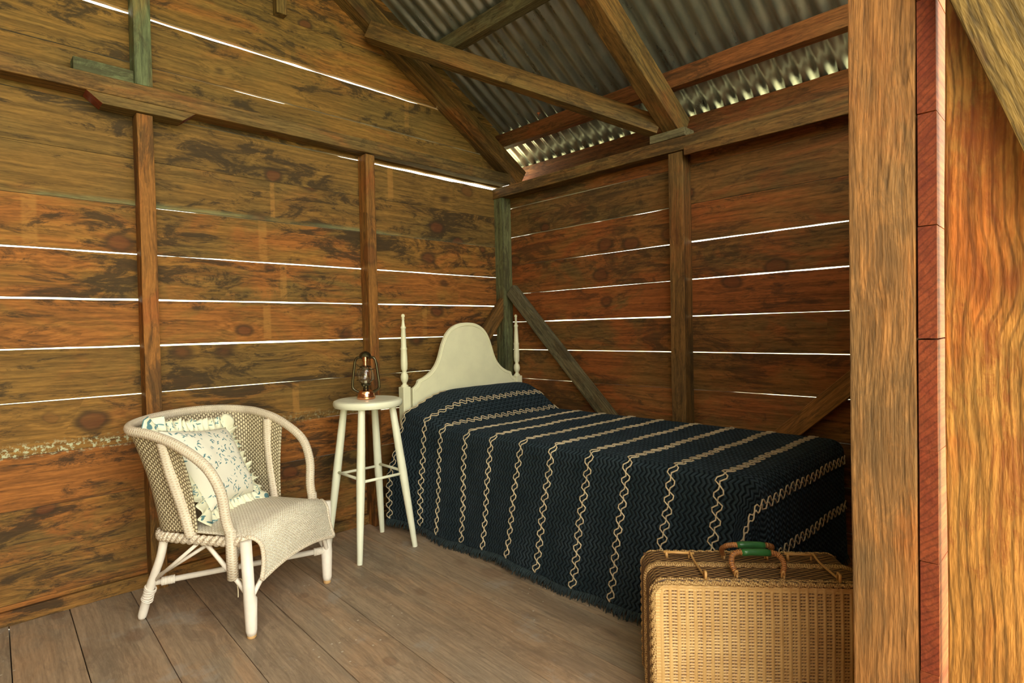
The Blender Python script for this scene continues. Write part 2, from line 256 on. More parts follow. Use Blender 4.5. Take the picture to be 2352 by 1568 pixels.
# ------------------------------------------------------------------ mesh helper
class MB:
    def __init__(s): s.v = []; s.f = []; s.uv = []; s.tone = []; s.mi = []
    def add(s, verts, faces, uvs=None, tone=(0, 0, 0), mi=0):
        o = len(s.v); s.v += [tuple(p) for p in verts]; s.tone += [tone]*len(verts)
        for i, f in enumerate(faces):
            s.f.append([o+k for k in f]); s.mi.append(mi)
            s.uv.append([uvs[k] for k in f] if uvs and not isinstance(uvs[0], list) else (uvs[i] if uvs else [(0, 0)]*len(f)))
    def box(s, x0, x1, y0, y1, z0, z1, tone=(0, 0, 0), mi=0, seg=0, jit=0.0, top=None, bot=None):
        """box split along x into seg slices; top/bot give z per x"""
        n = max(1, int((x1-x0)/seg)) if seg else 1
        vs = []; fs = []
        for i in range(n+1):
            x = x0+(x1-x0)*i/n
            a = (bot(x) if bot else z0); b = (top(x) if top else z1)
            if jit:
                a += jit*mnoise.noise((x*3.1, tone[0]*50+1, 0)); b += jit*mnoise.noise((x*3.1, tone[0]*50+9, 0))
            vs += [(x, y0, a), (x, y1, a), (x, y1, b), (x, y0, b)]
        for i in range(n):
            o = 4*i
            for k in range(4):
                k2 = (k+1) % 4; fs.append((o+k, o+k2, o+4+k2, o+4+k))
        fs.append((3, 2, 1, 0)); o = 4*n; fs.append((o, o+1, o+2, o+3))
        s.add(vs, [tuple(reversed(f)) for f in fs], None, tone, mi)
    def tube(s, pts, rad, n=10, mi=0, closed=False, cap=True, tone=(0, 0, 0)):
        pts = [Vector(p) for p in pts]; m = len(pts); R_ = rad if isinstance(rad, (list, tuple)) else [rad]*m
        tans = []
        for i in range(m):
            a = pts[(i-1) % m] if (closed or i > 0) else pts[i]; b = pts[(i+1) % m] if (closed or i < m-1) else pts[i]
            tans.append((b-a).normalized() if (b-a).length > 1e-9 else Vector((0, 0, 1)))
        up = Vector((0, 0, 1)) if abs(tans[0].z) < 0.9 else Vector((1, 0, 0))
        nrm = (up-tans[0]*up.dot(tans[0])).normalized(); vs = []; uvs = []; L_ = 0
        for i in range(m):
            if i: L_ += (pts[i]-pts[i-1]).length
            nrm = (nrm-tans[i]*nrm.dot(tans[i])).normalized(); bi = tans[i].cross(nrm)
            for k in range(n):
                a = 2*math.pi*k/n; vs.append(pts[i]+(nrm*math.cos(a)+bi*math.sin(a))*R_[i]); uvs.append((k/n*2*math.pi*R_[0], L_))
        fs = []
        for i in range(m if closed else m-1):
            for k in range(n):
                k2 = (k+1) % n; j = (i+1) % m; fs.append((i*n+k, i*n+k2, j*n+k2, j*n+k))
        if cap and not closed: fs.append(tuple(reversed(range(n)))); fs.append(tuple((m-1)*n+k for k in range(n)))
        s.add(vs, fs, uvs, tone, mi)
    def lathe(s, prof, n=32, mi=0, c=(0, 0, 0), cap=True):
        vs = []; uvs = []; L_ = 0
        for i, (r, z) in enumerate(prof):
            if i: L_ += math.hypot(r-prof[i-1][0], z-prof[i-1][1])
            for k in range(n):
                a = 2*math.pi*k/n; vs.append((c[0]+r*math.cos(a), c[1]+r*math.sin(a), c[2]+z)); uvs.append((k/n*2*math.pi*0.05, L_))
        fs = [(i*n+k, i*n+(k+1) % n, (i+1)*n+(k+1) % n, (i+1)*n+k) for i in range(len(prof)-1) for k in range(n)]
        if cap: fs.append(tuple(reversed(range(n)))); fs.append(tuple((len(prof)-1)*n+k for k in range(n)))
        s.add(vs, fs, uvs, (0, 0, 0), mi)
    def grid(s, fn, nu, nv, uvfn=None, mi=0, keep=None):
        vs = [fn(i/nu, j/nv) for j in range(nv+1) for i in range(nu+1)]
        uvs = [(uvfn(i/nu, j/nv) if uvfn else (i/nu, j/nv)) for j in range(nv+1) for i in range(nu+1)]
        fs = []
        for j in range(nv):
            for i in range(nu):
                if keep and not keep((i+.5)/nu, (j+.5)/nv): continue
                a = j*(nu+1)+i; fs.append((a, a+1, a+nu+2, a+nu+1))
        s.add(vs, fs, uvs, (0, 0, 0), mi)
    def build(s, name, mats, parent=None, smooth=False, bevel=0.0, loc=None, mat=None, solid=0.0, subsurf=0, angle=None):
        me = bpy.data.meshes.new(name); me.from_pydata(s.v, [], s.f)
        for mm in (mats if isinstance(mats, (list, tuple)) else [mats]): me.materials.append(mm)
        me.polygons.foreach_set('material_index', s.mi)
        ul = me.uv_layers.new(name='UVMap'); flat = [c for f in s.uv for p in f for c in p]; ul.data.foreach_set('uv', flat)
        at = me.attributes.new('tone', 'FLOAT_VECTOR', 'POINT'); at.data.foreach_set('vector', [c for t in s.tone for c in t])
        if smooth: me.polygons.foreach_set('use_smooth', [True]*len(me.polygons))
        me.validate(); me.update()
        if smooth and angle: me.set_sharp_from_angle(angle=angle)
        o = bpy.data.objects.new(name, me); COL.objects.link(o)
        if mat is not None: o.matrix_world = mat
        if loc is not None: o.location = loc
        if parent: o.parent = parent
        if solid: md = o.modifiers.new('solid', 'SOLIDIFY'); md.thickness = solid; md.offset = 0
        if bevel: md = o.modifiers.new('bevel', 'BEVEL'); md.width = bevel; md.segments = 2; md.limit_method = 'ANGLE'; md.angle_limit = math.radians(40)
        if subsurf: md = o.modifiers.new('sub', 'SUBSURF'); md.levels = subsurf; md.render_levels = subsurf
        return o
def tag(o, label=None, cat=None, group=None, kind=None):
    if label: o['label'] = label
    if cat: o['category'] = cat
    if group: o['group'] = group
    if kind: o['kind'] = kind
    return o
def empty(name, label, cat, loc=(0, 0, 0), rz=0, group=None):
    o = bpy.data.objects.new(name, None); COL.objects.link(o); o.location = loc; o.rotation_euler = (0, 0, rz); o.empty_display_size = 0.05
    return tag(o, label, cat, group)
def timber(name, p0, p1, w_, h_, mat, label, cat, up=(0, 0, 1), group=None, bevel=0.003, wob=0.0015):
    """a straight beam: centre line p0-p1, w_ across, h_ along 'up'"""
    p0 = Vector(p0); p1 = Vector(p1); X = (p1-p0); L_ = X.length; X.normalize(); U = Vector(up); Z = (U-X*U.dot(X)).normalized(); Y = Z.cross(X)
    m = Matrix((X, Y, Z)).transposed().to_4x4(); m.translation = p0
    b = MB(); n = max(2, int(L_/0.12)); vs = []; fs = []; sd = random.random()*90
    for i in range(n+1):
        x = L_*i/n
        dy = wob*2*mnoise.noise((x*1.3, sd, 0)); dz = wob*2*mnoise.noise((x*1.3, sd, 5))
        for (a, c_) in ((-1, -1), (1, -1), (1, 1), (-1, 1)):
            e = wob*mnoise.noise((x*4, sd+a*3, c_*3.0)); vs.append((x, a*w_/2+dy+e, c_*h_/2+dz+e))
    for i in range(n):
        for k in range(4): fs.append((4*i+k, 4*i+(k+1) % 4, 4*i+4+(k+1) % 4, 4*i+4+k))
    fs.append((3, 2, 1, 0)); fs.append((4*n, 4*n+1, 4*n+2, 4*n+3)); fs = [tuple(reversed(f)) for f in fs]
    b.add(vs, fs)
    o = b.build(name, mat, bevel=bevel, mat=m)
    return tag(o, label, cat, group) if cat else o
def smoothpath(pts, n=8):
    """Catmull-Rom through pts"""
    pts = [Vector(p) for p in pts]; out = []
    for i in range(len(pts)-1):
        a = pts[max(0, i-1)]; b = pts[i]; c = pts[i+1]; d = pts[min(len(pts)-1, i+2)]
        for k in range(n):
            t = k/n; out.append(0.5*((2*b)+(c-a)*t+(2*a-5*b+4*c-d)*t*t+(3*b-a-3*c+d)*t**3))
    out.append(pts[-1]); return out
def interp(pts):
    def f(x):
        if x <= pts[0][0]: return pts[0][1]
        for (a, b), (c, d) in zip(pts, pts[1:]):
            if x <= c: return b+(d-b)*(x-a)/(c-a)
        return pts[-1][1]
    return f

# ================================================================== STRUCTURE
K = 0.61
def sheet_z(x): return 2.5-K*x if x > -2.22 else 2.5-K*(-4.44-x)
RIDGE = sheet_z(-2.22)
def board_wall(mb, x0, x1, zs, gaps, tones, y0, y1, roof=None, seg=0.06, jit=0.004, joints={}):
    for k in range(len(zs)-1):
        gl = interp(gaps.get(k, [(0, 0.0008)])); gh = interp(gaps.get(k+1, [(0, 0.0008)]))
        t = (k*1.37+tones[k % len(tones)][0], tones[k % len(tones)][1], tones[k % len(tones)][2])
        za, zb = zs[k], zs[k+1]
        n = int((x1-x0)/seg); vs = []; fs = []
        sd = t[0]*9.1
        xs = [x0+(x1-x0)*i/n for i in range(n+1)]
        if roof: xs = sorted(set([x for x in xs if roof(x)+0.012 > za+0.002]+[x for x in (xs[0]+i*0.004 for i in range(int((x1-x0)/0.004))) if abs(roof(x)-za+0.008) < 0.004]))
        if len(xs) < 2: continue
        bow = lambda x: 0.0025*mnoise.noise((x*0.8, sd, 3))
        for x in xs:
            a = za+max(0.0009, 0.8*gl(x)/2*(1+0.5*mnoise.noise((x*7, za*9, 0))))+jit*0.25*mnoise.noise((x*9, sd, 0))
            b = zb-max(0.0009, 0.8*gh(x)/2*(1+0.5*mnoise.noise((x*7, zb*9, 7))))+jit*0.25*mnoise.noise((x*9, sd+4, 0))
            if roof: b = min(b, roof(x)+0.012); a = min(a, b-0.001)
            d = bow(x); vs += [(x, y0+d, a), (x, y1+d, a), (x, y1+d, b), (x, y0+d, b)]
        m = len(xs)-1
        for i in range(m):
            for j in range(4): fs.append((4*i+j, 4*i+4+j, 4*i+4+(j+1) % 4, 4*i+(j+1) % 4))
        fs.append((0, 1, 2, 3)); fs.append((4*m+3, 4*m+2, 4*m+1, 4*m))
        mb.add(vs, fs, None, t)
# left wall: the gable end, boards along x, inner face y = 0
zsL = [-0.02, 0.075, 0.228, 0.442, 0.654, 0.867, 1.081, 1.287, 1.491, 1.705, 1.912, 2.120, 2.337, 2.557, 2.775, 2.99, 3.205, 3.42, 3.635, 3.85]
gapsL = {3: [(-3, .0015), (-2.2, .0012), (-1.75, .003), (-.9, .004), (-.6, .001)],
         4: [(-3, .0008), (-1.45, .001), (-1.3, .005), (-.9, .006), (-.5, .003)],
         5: [(-4, .006), (-2.7, .006), (-2.15, .006), (-1.75, .006), (-1.5, .0028), (-1.28, .0012), (-1.05, .002), (-.8, .004), (0, .004)],
         6: [(-4, .007), (-2.7, .007), (-2.3, .008), (-1.7, .011), (-1.2, .008), (-.6, .006), (0, .005)],
         7: [(-4, .010), (-2.7, .010), (-2.0, .011), (-1.85, .006), (-1.6, .012), (-1.3, .006), (-1.1, .008), (0, .010)],
         8: [(-4, .011), (-2.7, .011), (-2.3, .009), (-2.1, .004), (-1.9, .010), (-1.2, .009), (-.5, .008), (0, .006)],
         9: [(-4, .001), (-2.3, .002), (-2.15, .007), (-1.95, .006), (-1.8, .0042), (-1.1, .0040), (-.6, .0045), (0, .0045)],
         10: [(-4, .002), (-1, .001), (0, .001)],
         11: [(-4, .002), (-1.5, .006), (-1.1, .014), (-.7, .026), (0, .030)],
         12: [(-4, .002), (-2.2, .006), (-1.9, .010), (-1.6, .015), (-1.5, .009), (-.9, .009), (0, .007)],
         13: [(-4, .023), (-2.7, .023), (-.9, .022), (-.6, .012), (0, .002)],
         14: [(-4, .002), (0, .002)]}
tonesL = [(0, 0, .6), (.3, .2, .2), (1.1, 0, .3), (2.2, 0, 1.0), (3.3, .3, 0), (4.4, .5, 0), (5.5, .1, .7), (6.6, 0, .6), (7.7, 0, .4), (8.8, .7, 0), (9.9, .9, -.4), (11, .5, .0), (12, .6, .0), (13, .3, .3), (14, .5, .2), (15, .3, .2)]
mb = MB(); board_wall(mb, -4.44, 0.0, zsL, gapsL, tonesL, 0.0, 0.026, roof=sheet_z)
o = mb.build('wall_left', M['wall_l'], bevel=0.0018); tag(o, 'gable end wall of wide horizontal boards with daylight in the gaps', kind='structure')
# right wall: boards along y, local x runs towards the camera
zsR = [-0.02, 0.17, 0.375, 0.575, 0.774, 0.976, 1.172, 1.370, 1.572, 1.772, 1.976, 2.125]
gapsR = {4: [(0, .001), (.2, .004), (.6, .004), (.7, .001), (1.65, .001), (1.75, .005), (2.9, .006)],
         5: [(0, .005), (1, .005), (1.4, .0055), (1.5, .005), (2.9, .006)],
         6: [(0, .001), (.35, .002), (.42, .008), (1.3, .008), (1.8, .005), (2.0, .001), (2.9, .001)],
         7: [(0, .003), (.8, .004), (1.3, .003), (1.5, .008), (2.9, .009)],
         8: [(0, .002), (.4, .003), (.8, .0055), (1.3, .0075), (1.5, .010), (2.2, .011), (2.9, .011)],
         9: [(0, .006), (.9, .006), (1.3, .007), (1.42, .001), (2.9, .001)],
         10: [(0, .007), (.9, .0065), (1.2, .004), (1.35, .001), (2.9, .001)]}
tonesR = [(20, 0, .3), (21, 0, .4), (22, 0, .5), (23.1, 0, .3), (24.4, 0, .4), (25, 0, .4), (26.2, 0, .9), (27.6, 0, .5), (28.1, 0, .4), (29.3, .5, 0), (30.8, .2, .3)]
mR = Matrix(((0, 1, 0, 0), (-1, 0, 0, 0), (0, 0, 1, 0), (0, 0, 0, 1)))
mb = MB(); board_wall(mb, 0.0, 2.79, zsR, gapsR, tonesR, 0.0, 0.026)
o = mb.build('wall_right', M['wall_r'], mat=mR, bevel=0.0018); tag(o, 'long side wall of dark horizontal boards behind the bed', kind='structure')
# unseen far side wall, lengthened past the front wall to block side light
mb = MB(); board_wall(mb, 0.0, 5.0, zsR, {}, tonesR, -4.466, -4.44); o = mb.build('wall_back', M['wall_l'], mat=mR); tag(o, kind='structure')
# front wall with the doorway the picture is taken through
zsF = [-0.02, 0.065, 0.270, 0.475, 0.680, 0.884, 1.087, 1.290, 1.492, 1.695, 1.90, 2.12]
FY0, FY1 = -2.797, -2.769; X0 = -1.600
mb = MB()
tF = [(40+i*1.3, 0, .5) for i in range(12)]
board_wall(mb, X0, 0.0, zsF, {k: [(0, .0022)] for k in range(12)}, tF, FY0, FY1, jit=0.006)
board_wall(mb, -4.44, -3.95, zsF, {}, tF, FY0, FY1)
o = mb.build('wall_front', M['endgrain'] if False else M['wall_f']); tag(o, 'boarded front wall seen edge-on as a stack of red sawn board ends', kind='structure')
# end grain faces of the front wall boards
me = o.data; me.materials.append(M['endgrain'])
for p in me.polygons:
    if abs(p.normal.x) > 0.9 and p.center.x < X0+0.01 and p.center.x > X0-0.01: p.material_index = 1
# floor boards, running towards the camera with a slight skew
fl = MB(); a_ = math.radians(-92.0)
mF = Matrix.Translation((-2.145, 0.0, 0.0)) @ Matrix.Rotation(a_, 4, 'Z')
edges = [-2.45, -2.23, -2.01, -1.81, -1.60, -1.40, -1.215, -1.02, -0.83, -0.59, -0.40, -0.185, 0.02, 0.232, 0.45, 0.67, 0.89, 1.11, 1.33, 1.55, 1.77, 1.99, 2.2]
for i in range(len(edges)-1):
    g_ = 0.0022 if i % 3 else 0.0035
    fl.box(-0.03, 3.6, edges[i]+g_/2, edges[i+1]-g_/2, -0.03, 0.0005*(i % 3), (i*2.17, 0.2 if i % 2 else 0.6, .3), 0, seg=0.3)
fl.box(-0.03, 3.6, edges[0], edges[-1], -0.07, -0.04, mi=1)  # dark sheet added below the boards to stop light leaking up the gaps
o = fl.build('floor', [M['floor'], M['dark']], mat=mF, bevel=0.0012); tag(o, 'worn grey brown floorboards', kind='structure')
# ground outside
gb = MB(); n = 40
gb.grid(lambda u, v: ((u-.5)*80, (v-.5)*80, -0.35+0.12*mnoise.noise((u*20, v*20, 0))), n, n)
o = gb.build('ground', M['grass'], smooth=True); tag(o, 'grass outside the hut', kind='structure')
# bottom strip along the left wall
mb = MB(); mb.box(-4.4, -0.1, -0.022, -0.001, -0.0, 0.058, (3, .1, .6), 0, seg=0.08, jit=0.006)
o = mb.build('baseboard_left', M['wall_l'], bevel=0.002); tag(o, 'rough strip along the foot of the left wall', kind='structure')
# corrugated iron roof
rf = MB(); pitch = 0.0825; amp = 0.009
def roofpt(x, y):
    side = x > -2.22; c = math.cos(math.atan(K)); ph = math.cos(2*math.pi*(y+0.02)/pitch)
    n_ = Vector((K*c, 0, c)) if side else Vector((-K*c, 0, c))
    p = Vector((x, y, sheet_z(x)+0.011))+n_*(amp*ph)
    return (p.x, p.y, p.z)
ya, yb = 0.16, -3.4; ny = int((ya-yb)/pitch*12)
rf.grid(lambda u, v: roofpt(-2.22+0.001+(0.36+2.22)*u, ya+(yb-ya)*v), 10, ny)
rf.grid(lambda u, v: roofpt(-2.22-0.001-(0.36+2.22)*u, ya+(yb-ya)*v), 10, ny)
o = rf.build('ceiling', M['iron'], smooth=True, solid=0.0008); tag(o, 'underside of the corrugated iron roof', kind='structure')

# ---------------------------------------------------------------- timbers
def tb(name, x0, x1, y0, y1, z0, z1, mat, label, cat='post', group=None, axis='z', **kw):
    cx, cy, cz = (x0+x1)/2, (y0+y1)/2, (z0+z1)/2
    if axis == 'z': return timber(name, (cx, cy, z0), (cx, cy, z1), x1-x0, y1-y0, mat, label, cat, up=(0, 1, 0), group=group, **kw)
    if axis == 'x': return timber(name, (x0, cy, cz), (x1, cy, cz), y1-y0, z1-z0, mat, label, cat, group=group, **kw)
    return timber(name, (cx, y0, cz), (cx, y1, cz), x1-x0, z1-z0, mat, label, cat, group=group, **kw)
tb('wall_stud', -2.262, -2.200, -0.088, -0.001, 0.0, 2.092, M['stud'], 'orange vertical stud rising behind the wicker armchair', 'stud')
tb('wall_stud', -1.152, -1.094, -0.088, -0.001, 0.0, 2.135, M['stud'], 'vertical stud on the left wall directly behind the lantern and stool', 'stud')
tb('wall_stud', -2.262, -2.196, -0.092, -0.001, 2.215, sheet_z(-2.23)-0.15, M['green'], 'greenish weathered stud in the gable above the splice block', 'stud')
tb('corner_post', -0.085, -0.001, -0.085, -0.001, 0.0, 2.043, M['green'], 'green tinged post standing in the corner behind the bed', 'post')
tb('wall_stud', -0.088, -0.001, -1.470, -1.385, 0.0, 2.040, M['beam'], 'yellowish vertical stud halfway along the right wall', 'stud')
tb('top_plate', -4.43, -0.012, -0.100, -0.001, 2.140, 2.212, M['beam'], 'long horizontal timber along the top of the left wall', 'beam', axis='x')
tb('top_plate', -0.095, -0.001, -2.76, 0.0, 2.043, 2.113, M['beam'], 'horizontal timber along the top of the right wall', 'beam', axis='y')
tb('ledger_board', -0.112, -0.097, -2.76, -1.49, 2.005, 2.050, M['beam'], 'thin pale batten under the top timber of the right wall', 'batten', axis='y')
sb = MB(); pr2 = [(-2.44, 2.138), (-2.385, 2.094), (-2.085, 2.094), (-2.03, 2.138)]
sb.add([(x, y, z) for y in (-0.104, -0.012) for x, z in pr2], [(0, 1, 2, 3), (7, 6, 5, 4), (0, 4, 5, 1), (2, 6, 7, 3), (1, 5, 6, 2), (0, 3, 7, 4)])
o = sb.build('splice_block', [M['beam'], M['endgrain']], bevel=0.002); o.data.polygons[2].material_index = 1; o.data.polygons[3].material_index = 1
tag(o, 'short brown block with angled ends, above the stud behind the armchair', 'block')
for x_, y_, l_ in ((-0.02, -0.42, 'lower'), (-0.70, -1.02, 'upper')):
    nb = MB(); c_ = Vector((x_-0.035, y_, sheet_z(x_-0.035)-0.004)); nb.tube([c_+Vector((0, 0, 0.012)), c_-Vector((0.004, 0.003, 0.014))], [0.0035, 0.002], 6); nb.tube([c_+Vector((0, 0, 0.010)), c_+Vector((0, 0, 0.004))], [0.013, 0.008], 8)
    o = nb.build('roofing_nail', M['nail']); tag(o, 'rusty nail poking through the iron beside the %s purlin' % ('grey' if l_ == 'upper' else 'red brown'), 'nail')
tb('packing_block', -2.475, -2.262, -0.070, -0.001, 2.212, 2.275, M['green'], 'green tinged offcut sitting on the top timber beside the gable stud', 'block', axis='x')
tb('packing_block', -0.10, -0.001, -1.49, -1.28, 2.114, 2.158, M['grey'], 'grey block under the foot of the free rafter on the right wall', 'block', axis='y')
def raf(y0, y1, mat, label, xa=-2.185, xb=0.20, zo=2.20, th=0.155, name='rafter'):
    c = (zo+th/2); yc = (y0+y1)/2
    return timber(name, (xa, yc, c-K*xa), (xb, yc, c-K*xb), abs(y1-y0), th*math.cos(math.atan(K)), mat, label, 'rafter', wob=0.002)
raf(-0.088, -0.002, M['beam'], 'sloping rafter fixed against the gable wall', zo=2.205, th=0.150, xb=0.125)
raf(-1.395, -1.300, M['beam'], 'free rafter sloping down to the grey block on the right wall', zo=2.190, th=0.165, xb=0.095)
def purl(x, mat, label):
    z0 = 2.380-K*x; timber('purlin', (x, 0.02, z0+0.048), (x, -3.35, z0+0.048), 0.062, 0.096, mat, label, 'purlin', wob=0.0015)
purl(-0.028, M['beam_red'], 'red brown roof purlin nearest the eaves')
purl(-0.665, M['grey'], 'grey roof purlin higher up the roof slope')
purl(-1.30, M['grey'], 'third roof purlin, near the ridge')
tb('ridge_board', -2.235, -2.205, -3.05, 0.0, 3.62, 3.80, M['beam'], 'ridge board at the top of the roof', 'beam', axis='y')
timber('roof_brace', (-1.10, -0.075, 2.222+0.61*1.10-0.055), (-0.015, -1.285, 2.222+0.61*0.015-0.005), 0.070, 0.105, M['beam'], 'long diagonal brace running across under the roof to the free rafter', 'brace', up=(0.1, 0.1, 1))
timber('fascia_board', (0.272, 0.10, 2.298), (0.272, -3.3, 2.298), 0.022, 0.087, M['beam_red'], 'dark eaves board below the daylight under the corrugations', 'board')
timber('soffit_board', (0.243, 0.08, 2.195), (0.243, -3.05, 2.195), 0.022, 0.13, M['beam_red'], 'lower dark board between the eaves board and the wall top', 'board')
timber('eaves_light_block', (0.13, 0.08, 2.122), (0.13, -3.05, 2.122), 0.205, 0.015, M['beam_red'], 'unseen horizontal board added to keep light out of the eaves', 'board')  # added out of sight, shuts off light entering from below
timber('wall_brace', (-0.045, -0.12, 1.395), (-0.045, -1.06, 0.46), 0.045, 0.092, M['grey'], 'grey diagonal brace on the right wall rising from the bed to the corner', 'brace')
timber('wall_brace', (-0.03, -0.052, 1.335), (-0.80, -0.052, 0.42), 0.045, 0.092, M['beam'], 'diagonal brace on the left wall disappearing behind the headboard', 'brace')
timber('wall_brace', (-0.045, -2.72, 1.305), (-0.045, -1.82, 0.46), 0.045, 0.085, M['stud'], 'diagonal brace low on the right wall beside the big door post', 'brace')
tb('gable_stud', -1.62, -1.565, -0.05, -0.001, 2.775, 3.12, M['beam'], 'short yellow batten at the very top of the gable wall', 'stud')
# doorway
timber('door_post', (X0+0.05, -2.7115, 0), (X0+0.05, -2.7115, 2.12), 0.10, 0.1085, M['post'], 'broad sawn door post in the foreground beside the suitcase', 'post', up=(0, 1, 0), wob=0.002)
timber('door_lining', (X0+0.016, -2.877, -0.02), (X0+0.016, -2.877, 2.3), 0.030, 0.138, M['plank'], 'wide orange plank with dark grain lines nearest the camera', 'plank', up=(0, 1, 0), wob=0.0025)
pa = Vector((X0-0.032, -2.833-0.062, 1.647)); dr = Vector((0, -0.084, -0.249)).normalized()
timber('sloping_board', pa+dr*0.52, pa-dr*0.50, 0.035, 0.13, M['slope'], 'olive sawn board sloping across the top of the near plank', 'board', up=(0, -1, 0.33))
tb('door_header', -4.0, X0-0.01, -2.86, -2.80, 2.10, 2.24, M['beam'], 'header timber over the doorway', 'beam', axis='x')

# ================================================================== FURNITURE
# ---------------------------------------------------------------- bed
bed = empty('bed', 'single bed with cream painted headboard and two slim turned posts', 'bed', (-0.49, -0.14, 0))
bI = Matrix.Translation((0.49, 0.14, 0))
def mb_local(b, off):   # shift geometry into the parent's frame
    b.v = [(p[0]-off[0], p[1]-off[1], p[2]-off[2]) for p in b.v]; return b
boff = (-0.49, -0.14, 0)
# headboard outline (x, z)
half = [(0.0, 1.170), (0.06, 1.165), (0.12, 1.143), (0.165, 1.105), (0.195, 1.055), (0.215, 1.005), (0.235, 0.950), (0.262, 0.905), (0.30, 0.868), (0.345, 0.842), (0.385, 0.828), (0.392, 0.812), (0.405, 0.795), (0.43, 0.780)]
pr_ = smoothpath([(x, 0, z) for x, z in half], 5)
out = [(-p.x, p.z) for p in reversed(pr_)][:-1]+[(p.x, p.z) for p in pr_]
def panel(mb, out, zb, y0, y1, cx, inset=0.0):
    n = len(out); vs = []
    for y in (y0, y1):
        for x, z in out: vs.append((cx+x, y, z))
        for x, z in out: vs.append((cx+x, y, zb))
    fs = []
    for i in range(n-1):
        fs.append((i, i+1, n+i+1, n+i)); fs.append((2*n+i+1, 2*n+i, 3*n+i, 3*n+i+1)); fs.append((i+1, i, 2*n+i, 2*n+i+1)); fs.append((n+i, n+i+1, 3*n+i+1, 3*n+i))
    fs.append((0, n, 3*n, 2*n)); fs.append((n-1, 3*n-1, 4*n-1, 2*n-1)) if False else fs.append((n-1, 2*n+n-1, 3*n+n-1, n+n-1))
    mb.add(vs, fs)
mb = MB(); panel(mb, out, 0.32, -0.152, -0.130, -0.484)
hb = mb_local(mb, boff).build('headboard', M['cream'], bed, bevel=0.003)
# raised bead following the edge
bead = MB(); sm = [Vector((-0.484+x*0.955, -0.153, 0.30+(z-0.30)*0.978)) for x, z in out]
bead.tube(sm, 0.0032, 6); mb_local(bead, boff).build('bead', M['cream'], hb, smooth=True)
def bedpost(x):
    b = MB(); b.box(x-0.026, x+0.026, -0.167, -0.115, 0.0, 0.795)
    prof = [(0.024, 0.795), (0.021, 0.803), (0.013, 0.810), (0.012, 0.818), (0.018, 0.828), (0.022, 0.842), (0.023, 0.855), (0.019, 0.870), (0.012, 0.880), (0.0125, 0.887), (0.019, 0.900), (0.0205, 0.93), (0.019, 0.98), (0.0175, 1.010), (0.0195, 1.016), (0.0195, 1.022), (0.016, 1.028), (0.0150, 1.08), (0.0125, 1.135), (0.0155, 1.140), (0.0155, 1.146), (0.011, 1.152), (0.0085, 1.168), (0.0065, 1.190), (0.0095, 1.194), (0.0060, 1.199), (0.0105, 1.207), (0.0115, 1.214), (0.0085, 1.221), (0.001, 1.224)]
    b2 = MB(); b2.lathe(prof, 24, c=(x, -0.141, 0))
    p = mb_local(b, boff).build('bedpost', M['cream'], bed, bevel=0.004)
    mb_local(b2, boff).build('turned_finial', M['cream'], p, smooth=True, angle=0.8)
bedpost(-0.963); bedpost(-0.030)
b = MB(); b.box(-0.95, -0.925, -2.14, -0.175, 0.20, 0.32); b.box(-0.065, -0.04, -2.14, -0.175, 0.20, 0.32); b.box(-0.95, -0.04, -2.17, -2.145, 0.20, 0.36)
for i in range(10): b.box(-0.92, -0.07, -0.30-i*0.2, -0.23-i*0.2, 0.30, 0.318)
mb_local(b, boff).build('bed_frame', M['cream'], bed, bevel=0.002)
for x in (-0.94, -0.05):
    b = MB(); b.box(x-0.02, x+0.02, -2.205, -2.172, 0.0, 0.40); mb_local(b, boff).build('leg', M['cream'], bed, bevel=0.003)
b = MB(); b.box(-0.94, -0.10, -2.13, -0.20, 0.325, 0.565); mb_local(b, boff).build('mattress', M['mattress'], bed, bevel=0.03)

